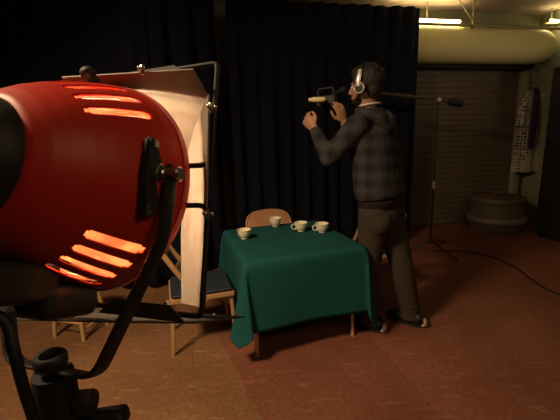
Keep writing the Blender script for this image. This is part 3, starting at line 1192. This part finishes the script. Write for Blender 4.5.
# ------------------------------------------------------------------ boom stand and cable
mb = G(430, 251); mb.z = 0
bs = thing('boom_stand', 'thin black boom stand in front of the roller shutter', 'stand', mb)
mtop = AY(439, 101, mb.y)
mtop = V((mb.x, mb.y, mtop.z))
bm = NB(); etube(bm, [mb+UP*.12, mb+UP*(mtop.z*.47)], .012, V((1, 0, 0)), 12); etube(bm, [mb+UP*(mtop.z*.45), mtop], .008, V((1, 0, 0)), 12); obj('pole', bm, 'black', bs, world=True)
bm = NB(); lathe(bm, [(0, mtop.z*.435), (.016, mtop.z*.435), (.018, mtop.z*.45), (.018, mtop.z*.465), (.014, mtop.z*.485), (0, mtop.z*.485)], 16, Matrix.Translation(mb), cap=False); obj('height_collar', bm, 'silver', bs, 'pale height collar', world=True)
bm = NB(); lathe(bm, [(0, .10), (.022, .10), (.024, .14), (.016, .17), (0, .17)], 16, Matrix.Translation(mb), cap=False); obj('leg_hub', bm, 'black', bs, world=True)
for x, y in ((462, 264), (409, 250.5), (446, 243)):
    ft = G(x, y)
    ft = mb + (ft-mb).normalized()*min(.42, (ft-mb).length)
    bm = NB(); etube(bm, [mb+UP*.13, ft.lerp(mb, .3)+UP*.055, ft+UP*.011], .0085, UP, 8); obj('leg', bm, 'black', bs, world=True)
b1 = AY(372, 92.5, mb.y-.1); b2 = AY(475, 106, mb.y+.1); bq = mtop+UP*.012
bm = NB(); etube(bm, [b1, b1.lerp(bq, .62)], .020, UP, 10); etube(bm, [b1.lerp(bq, .6), b1.lerp(bq, .8), bq], [.008, .009, .008], UP, 10); etube(bm, [bq, b2], .009, UP, 10); obj('boom_arm', bm, 'leafdark', bs, world=True)
bm = NB(); lathe(bm, [(0, -.03), (.02, -.03), (.024, 0), (.02, .03), (0, .03)], 14, Matrix.Translation(bq) @ Matrix.Rotation(PI/2, 4, 'X'), cap=False); obj('clutch', bm, 'silver', bs, 'pale boom clutch', world=True)
cw = bq.lerp(b2, .28); cw2 = bq.lerp(b2, .66)
bm = NB(); etube(bm, [cw, cw.lerp(cw2, .1), cw.lerp(cw2, .9), cw2], [.018, .042, .042, .02], UP, 16); obj('counterweight', bm, 'rubber', bs, world=True)
pts = [G(x, y)+UP*.008 for x, y in ((433, 252), (455, 251), (480, 254), (500, 260), (517, 269), (535, 283), (552, 293), (575, 300), (640, 318))]
pp = rounded(pts, .2, 4)
bm = NB(); etube(bm, pp, .008, UP, 8)
cb = obj('floor_cable', bm, 'rubber'); origin_to(cb, pts[0])
tag(cb, 'black cable snaking over the floor from the boom stand', 'cable')

# ------------------------------------------------------------------ the person
fL, fR = G(372, 329), G(412, 324)
PC = (fL+fR)/2; PC.z = 0
per = bpy.data.objects.new('person', None)
Y0 = PC.y
bf = V((-.72, .69, 0)).normalized()        # body faces away and to the lamp side
bl = V((-bf.y, bf.x, 0))                    # the body's own left
hf = V((-.82, .56, -.10)).normalized()
hl = UP.cross(hf).normalized()
hu = hf.cross(hl).normalized()
hipc = AY(381, 207, Y0)
sh_c = AY(372.5, 124, Y0+.02)
shL = sh_c + bl*.185 - UP*.0; shR = sh_c - bl*.185
nb = AY(369, 111, Y0-.0)
hc_ = AY(365, 85.5, Y0-.02)
elL = AY(329, 158, Y0-.10)
wrL = AY(314.5, 129, Y0-.02)
elR = AY(361, 152, Y0+.30)
wrR = AY(344, 122, Y0+.07)
hpL = hipc + bl*.09; hpR = hipc - bl*.09
knL = AY(368, 271, fL.y+.02); knR = AY(402, 268, fR.y+.0)
anL = fL + UP*.085 + V((-.012, .02, 0)); anR = fR + UP*.085 + V((-.012, .02, 0))
HM = Matrix((hf, hl, hu)).transposed()
BM_ = Matrix((bf, bl, UP)).transposed()


def hand(bm, wr, d, n, th_side, curl, spread=.1, tcurl=.5, s=1.0):
    """wr wrist, d towards the fingers, n palm side normal, th_side towards the thumb"""
    d = d.normalized(); n = (n - d*n.dot(d)).normalized(); t = (th_side - d*th_side.dot(d)); t = (t - n*t.dot(n)).normalized()
    etube(bm, [wr-d*.02, wr+d*.012, wr+d*.045, wr+d*.080, wr+d*.092], [(.026*s, .021*s), (.029*s, .019*s), (.039*s, .018*s), (.041*s, .015*s), (.036*s, .011*s)], t, 16)
    lens = (.070, .078, .073, .058)
    offs = (.030, .010, -.010, -.029)
    for i in range(4):
        base = wr + d*(.084 - .004*abs(i-1)) + t*offs[i]
        segs = [lens[i]*q for q in (.45, .32, .25)]
        p = base - d*.02
        pts = [p, base]
        ang = 0
        dd = d + t*(spread*(1.3-i)*.25)
        dd.normalize()
        for j, L in enumerate(segs):
            ang += curl*(.9 if j == 0 else .75)
            q = dd*math.cos(ang) + n*math.sin(ang)
            pts.append(pts[-1] + q*L*s)
        etube(bm, pts, [.0085, .0092, .0088, .0078, .0058], t, 10)
    b0 = wr + d*.022 + t*.022
    p1 = b0 + (d*.6 + t*.65 + n*.25).normalized()*.042
    p2 = p1 + (d*.85 + t*(.35-.4*tcurl) + n*.5*tcurl).normalized()*.034
    p3 = p2 + (d*.9 + t*(.1-.5*tcurl) + n*.6*tcurl).normalized()*.026
    etube(bm, [b0-t*.012, b0, p1, p2, p3], [.012, .0145, .0118, .0105, .007], n, 10)


# hand poses
hLd = (AY(301, 112, Y0+.03) - wrL); hLn = V((.35, .85, .35)); hLt = V((.7, -.1, .5))
hRd = (AY(337, 98, Y0+.04) - wrR); hRn = V((-.5, .85, 0)); hRt = V((-.9, -.2, .1))

# body: one continuous skin
bm = NB()
etube(bm, [hipc-UP*.10, hipc, hipc+UP*.14, hipc.lerp(sh_c, .65), sh_c-UP*.02, nb-UP*.02, nb+UP*.01], [(.10, .13), (.11, .155), (.095, .135), (.115, .165), (.10, .165), (.065, .08), (.05, .055)], bf, 20)
etube(bm, [nb-UP*.05, nb.lerp(hc_, .4), hc_-hu*.03], [.056, .054, .05], bf, 16)
for a1, b1_, c1 in ((shL, elL, wrL), (shR, elR, wrR)):
    capsule(bm, a1, b1_, .05, .038); capsule(bm, b1_, c1, .039, .027)
for a1, b1_, c1 in ((hpL, knL, anL), (hpR, knR, anR)):
    capsule(bm, a1, b1_, .085, .054); capsule(bm, b1_, c1, .056, .036)
    capsule(bm, c1-UP*.045, c1-UP*.05+bf*.14, .034, .028, flat=.8)
# head: skull, jaw, nose, brow, lips, ears
ball(bm, hc_+hu*.02-hf*.012, (.094, .073, .092), HM, 28)
ball(bm, hc_+hf*.030-hu*.028, (.060, .058, .070), HM, 24)
ball(bm, hc_+hf*.048-hu*.078, (.042, .044, .034), HM, 20)
ball(bm, hc_+hf*.066+hu*.018, (.022, .050, .014), HM, 18)
etube(bm, [hc_+hf*.082+hu*.012, hc_+hf*.098-hu*.012, hc_+hf*.108-hu*.030, hc_+hf*.088-hu*.040], [.008, .010, .0135, .010], hl, 12)
ball(bm, hc_+hf*.084-hu*.060, (.012, .022, .008), HM, 14)
ball(bm, hc_+hf*.084-hu*.072, (.012, .019, .008), HM, 14)
for s in (-1, 1):
    ball(bm, hc_+hf*.055+hl*s*.035-hu*.022, (.028, .022, .020), HM, 14)
    ball(bm, hc_-hf*.008+hl*s*.074-hu*.014, (.020, .008, .031), HM, 14)
hand(bm, wrL, hLd, hLn, hLt, .75, tcurl=.7, s=1.1)
hand(bm, wrR, hRd, hRn, hRt, .40, tcurl=.1)
bm = fuse(bm, .0045, 4)
C.objects.link(per)
per.location = PC
tag(per, 'person in a dark plaid hooded top filming with raised arms beside the table', 'person')
obj('body', bm, 'skin', per, world=True, angle=180)
# eyes and lips
for s in (-1, 1):
    bm = NB(); ball(bm, hc_+hf*.071+hl*s*.031-hu*.002, .0115, None, 16); ey = obj('eye', bm, 'eye', per, world=True)
    bm = NB(); ball(bm, hc_+hf*.0795+hl*s*.0315-hu*.002, (.0035, .006, .006), HM, 12); obj('iris', bm, 'iris', ey, world=True)
    bm = NB(); etube(bm, [hc_+hf*.086+hl*s*.014+hu*.017, hc_+hf*.085+hl*s*.032+hu*.022, hc_+hf*.072+hl*s*.050+hu*.016], [.003, .0045, .003], hu, 8); obj('eyebrow', bm, 'hair', per, world=True)
bm = NB(); ball(bm, hc_+hf*.0925-hu*.0605, (.0045, .019, .0045), HM, 12); ball(bm, hc_+hf*.0925-hu*.070, (.0045, .017, .005), HM, 12); obj('mouth', bm, 'lips', per, world=True)
# hair: cap of hair at the back and top, with sideburns and a short beard
bm = NB()
ball(bm, hc_+hu*.032-hf*.024, (.104, .084, .098), HM, 28)
ball(bm, hc_-hf*.062-hu*.032, (.046, .066, .062), HM, 20)
ball(bm, hc_+hf*.030+hu*.088, (.055, .062, .034), HM, 20)
for s in (-1, 1):
    ball(bm, hc_+hf*.012+hl*s*.068-hu*.002, (.026, .013, .052), HM, 14)
rr = random.Random(2)
for k in range(70):
    th = rr.uniform(0, 2*PI); ph = rr.uniform(.05, 1.25)
    q = V((math.sin(ph)*math.cos(th), math.sin(ph)*math.sin(th), math.cos(ph)))
    if q.x > .45: continue
    c_ = hc_+hu*.032-hf*.024 + hf*(q.x*.102)+hl*(q.y*.082)+hu*(q.z*.096)
    ball(bm, c_, (.017, .012, .010), HM, 8)
bm = fuse(bm, .005, 2)
obj('hair', bm, 'hair', per, 'short dark brown hair', world=True, angle=180)
bm = NB()
ball(bm, hc_+hf*.050-hu*.088, (.045, .048, .030), HM, 18)
for s in (-1, 1):
    etube(bm, [hc_+hf*.012+hl*s*.069-hu*.035, hc_+hf*.030+hl*s*.060-hu*.070, hc_+hf*.060+hl*s*.034-hu*.092], [.012, .014, .016], hl, 10)
bm = fuse(bm, .005, 3)
obj('beard', bm, 'hair', per, 'short dark beard', world=True, angle=180)
# hooded top
bm = NB()
hem = AY(380, 196, Y0)
etube(bm, [hem, hem.lerp(sh_c, .12), hem.lerp(sh_c, .4), hem.lerp(sh_c, .7), hem.lerp(sh_c, .88), sh_c+UP*.015, nb-UP*.005, nb+UP*.02], [(.150, .200), (.155, .208), (.15, .202), (.152, .208), (.145, .212), (.115, .175), (.085, .10), (.068, .075)], bf, 24)
for a1, b1_, c1 in ((shL, elL, wrL), (shR, elR, wrR)):
    capsule(bm, a1-UP*.01, b1_, .080, .060, 16); capsule(bm, b1_, b1_.lerp(c1, .9), .060, .040, 16)
for k in range(3):
    c_ = elL + (wrL-elL)*(.12+.14*k)
    capsule(bm, c_-(wrL-elL).normalized()*.008, c_, .056-.004*k, .056-.004*k, 14)
bm = fuse(bm, .007, 6)
ht = obj('hooded_top', bm, 'plaid', per, 'dark grey plaid hooded top', world=True, angle=180)
# hood lying on the back
bm = NB()
bk0 = nb - bf*.07
pts = [nb+bl*.085+bf*.03+UP*.00, nb+bl*.11-bf*.04-UP*.015, nb+bl*.085-bf*.115-UP*.055, nb-bf*.155-UP*.125, nb-bl*.085-bf*.115-UP*.055, nb-bl*.11-bf*.04-UP*.015, nb-bl*.085+bf*.03+UP*.00]
etube(bm, rounded(pts, .06), [.034]*len(rounded(pts, .06)), UP, 14)
etube(bm, [nb-bf*.075-UP*.03, nb-bf*.11-UP*.09, nb-bf*.125-UP*.15, nb-bf*.115-UP*.185], [(.09, .035), (.088, .04), (.06, .035), (.02, .015)], bl, 14)
bm = fuse(bm, .006, 4)
obj('hood', bm, 'plaid', ht, 'hood lying open on the back', world=True, angle=180)
bm = NB()
wb = AY(380.5, 201, Y0)
etube(bm, [wb-UP*.032, wb-UP*.026, wb+UP*.026, wb+UP*.032], [(.125, .176), (.135, .186), (.138, .188), (.128, .178)], bf, 28)
obj('waistband', bm, 'knit', ht, 'dark ribbed knit hem', world=True, angle=60)
# pale collar line
bm = NB()
ring = []
for k in range(25):
    th = R(-60) + R(300)*k/24
    ring.append(nb + UP*(.034+.012*math.cos(th)) + bf*(-.070*math.cos(th-R(90)+R(90))) + bl*(.076*math.sin(th)))
etube(bm, ring, .0065, UP, 8)
obj('shirt_collar', bm, 'white', per, 'pale shirt collar', world=True)
# trousers
bm = NB()
etube(bm, [wb-UP*.01, hipc-UP*.02, hipc-UP*.10, hipc-UP*.16], [(.125, .168), (.135, .178), (.135, .178), (.115, .15)], bf, 22)
capsule(bm, hpL-bf*.035-UP*.07, hpL-bf*.03-UP*.09, .095, .095, 16); capsule(bm, hpR-bf*.035-UP*.07, hpR-bf*.03-UP*.09, .095, .095, 16)
for a1, b1_, c1 in ((hpL, knL, anL), (hpR, knR, anR)):
    capsule(bm, a1-UP*.02, b1_, .108, .080, 18)
    etube(bm, [b1_+UP*.06, b1_, b1_.lerp(c1, .35), b1_.lerp(c1, .7), c1+UP*.01, c1-UP*.035, c1-UP*.045], [.074, .080, .082, .075, .073, .074, .066], bf, 18)
    for k in range(3):
        q = b1_.lerp(c1, .80+.09*k)
        etube(bm, [q-UP*.012, q, q+UP*.012], [.066, .080, .066], bf, 16)
bm = fuse(bm, .007, 5)
obj('trousers', bm, 'pants', per, 'brown trousers', world=True, angle=180)
for fc_ in (fL, fR):
    bm = NB()
    q0 = V((fc_.x, fc_.y, 0))-bf*.02
    etube(bm, [q0-bf*.045+UP*.055, q0-bf*.04+UP*.06, q0+bf*.04+UP*.055, q0+bf*.13+UP*.045, q0+bf*.20+UP*.038, q0+bf*.215+UP*.035], [(.030, .034), (.040, .048), (.042, .045), (.046, .032), (.036, .022), (.015, .010)], bl, 16)
    shoe = obj('shoe', bm, 'shoe', per, world=True)
    bm = NB()
    oo = []
    for k in range(20):
        th = 2*PI*k/20
        oo.append(q0+bf*(.08+.145*math.cos(th))+bl*(.045*math.sin(th)*(1+.12*math.cos(th)))+UP*.010)
    slab(bm, oo, UP, .020); obj('sole', bm, 'darksole', shoe, world=True)
    bm = NB()
    etube(bm, [q0-bf*.058+UP*.012, q0-bf*.078+UP*.030, q0-bf*.080+UP*.055, q0-bf*.070+UP*.075], [(.016, .010), (.022, .013), (.020, .012), (.012, .008)], bl, 12)
    obj('heel_patch', bm, 'sole', shoe, 'pale heel', world=True)

# headphones
hp = thing('headphones', 'silver headphones worn over the short brown hair', 'headphones', hc_)
bm = NB()
arc = []
for k in range(25):
    th = R(-2)+R(184)*k/24
    arc.append(hc_ + hl*(.102*math.cos(th)) + hu*(-.005+.143*math.sin(th)) + hf*(.0-.020*math.sin(th)))
etube(bm, arc, [(.011, .004)]*25, hf, 10)
obj('headband', bm, 'blackplast', hp, world=True)
for s in (1, -1):
    bm = NB()
    aa = [hc_+hl*s*.106-hu*.012+hf*.004, hc_+hl*s*.106+hu*.02+hf*.004, hc_+hl*s*.100+hu*.055-hf*.006, hc_+hl*s*.088+hu*.088-hf*.010]
    etube(bm, aa, [(.013, .006), (.017, .008), (.017, .007), (.012, .005)], hf, 10)
    obj('slider', bm, 'silver', hp, 'silver slider', world=True)
    EM = Matrix.Translation(hc_+hl*s*.084-hu*.022) @ (hl*s).to_track_quat('Z', 'Y').to_matrix().to_4x4()
    bm = NB(); lathe(bm, [(0, -.008), (.034, -.008), (.038, 0), (.038, .012), (.033, .018), (.02, .020), (0, .020)], 28, EM, cap=False); ec = obj('ear_cup', bm, 'blackplast', hp, world=True)
    bm = NB(); lathe(bm, [(.026, .017), (.034, .016), (.036, .021), (.030, .026), (.026, .023), (.026, .017)], 28, EM, cap=False); obj('ear_cup_ring', bm, 'silver', ec, 'silver ring', world=True)

# video camera held at the eye
vc_c = AY(327, 101, Y0+.17)
vd = V((-.90, .42, -.06)).normalized()
vl = UP.cross(vd).normalized(); vu = vd.cross(vl).normalized()
VM = Matrix((vd, vl, vu)).transposed()
vc = thing('video_camera', 'black video camera with a pale lens barrel held up to the eye', 'camera', vc_c)
bm = NB(); box(bm, vc_c, (.14, .07, .075), VM, .014, 3); obj('camera_body', bm, 'rubber', vc, world=True)
lb = AY(325, 99.5, Y0-.0) 
lb2 = AY(308.5, 99.8, Y0-.0)
bm = NB(); etube(bm, [lb, lb.lerp(lb2, .1), lb.lerp(lb2, .7), lb.lerp(lb2, .8), lb2], [.012, .017, .017, .013, .010], UP, 16); obj('lens_barrel', bm, 'cream', vc, 'pale lens barrel', world=True)
bm = NB(); etube(bm, [vc_c+vd*.03, lb.lerp(lb2, .3)], [.03, .012], UP, 12); obj('lens_mount', bm, 'blackplast', vc, world=True)
ep = hc_+hf*.125+hl*.02+hu*.0
bm = NB(); etube(bm, [vc_c-vd*.06+vu*.035, ep+hf*.03, ep], [.016, .016, .021], UP, 14); obj('viewfinder', bm, 'rubber', vc, world=True)
bm = NB(); etube(bm, rounded([vc_c+vd*.06+vu*.04, vc_c+vd*.06+vu*.085, vc_c-vd*.05+vu*.085, vc_c-vd*.05+vu*.04], .02), .008, vl, 10); obj('top_handle', bm, 'rubber', vc, world=True)

# ------------------------------------------------------------------ light
def light(name, kind, loc, energy, col, target=None, **kw):
    l = bpy.data.lights.new(name, kind)
    l.energy = energy
    l.color = col
    for k, v in kw.items():
        setattr(l, k, v)
    o = bpy.data.objects.new(name, l)
    C.objects.link(o)
    o.location = loc
    if target is not None:
        o.rotation_euler = (V(target)-V(loc)).to_track_quat('-Z', 'Y').to_euler()
    return o


# the red lamp's own bulb
light('lamp_bulb', 'POINT', lp(0, -.056, 0), 2.9, (1, .74, .50), shadow_soft_size=.010)
# ceiling lamps of the room, out of view
light('room_lamp', 'AREA', (-1.5, .6, CEIL-.06), 58, (1, .70, .42), (-.2, 2.0, 0), size=.5, spread=R(120))
light('room_lamp', 'AREA', (1.4, -.6, CEIL-.06), 15, (1, .70, .42), (1.2, 2.4, 0), size=.8)

light('ceiling_fill', 'SPOT', (3.5, 2.7, 1.9), 30, (1, .74, .48), (3.0, 3.6, 2.9), spot_size=R(130), spot_blend=.8, shadow_soft_size=.15)  # unseen spot added to brighten the ceiling

w = bpy.data.worlds.new('world')
sc.world = w
w.use_nodes = True
w.node_tree.nodes['Background'].inputs['Color'].default_value = (1, .75, .5, 1)
w.node_tree.nodes['Background'].inputs['Strength'].default_value = .008

vs = sc.view_settings
vs.view_transform = 'Standard'
vs.look = 'None'
vs.exposure = 0.0
vs.gamma = 1.0
vs.use_curve_mapping = False
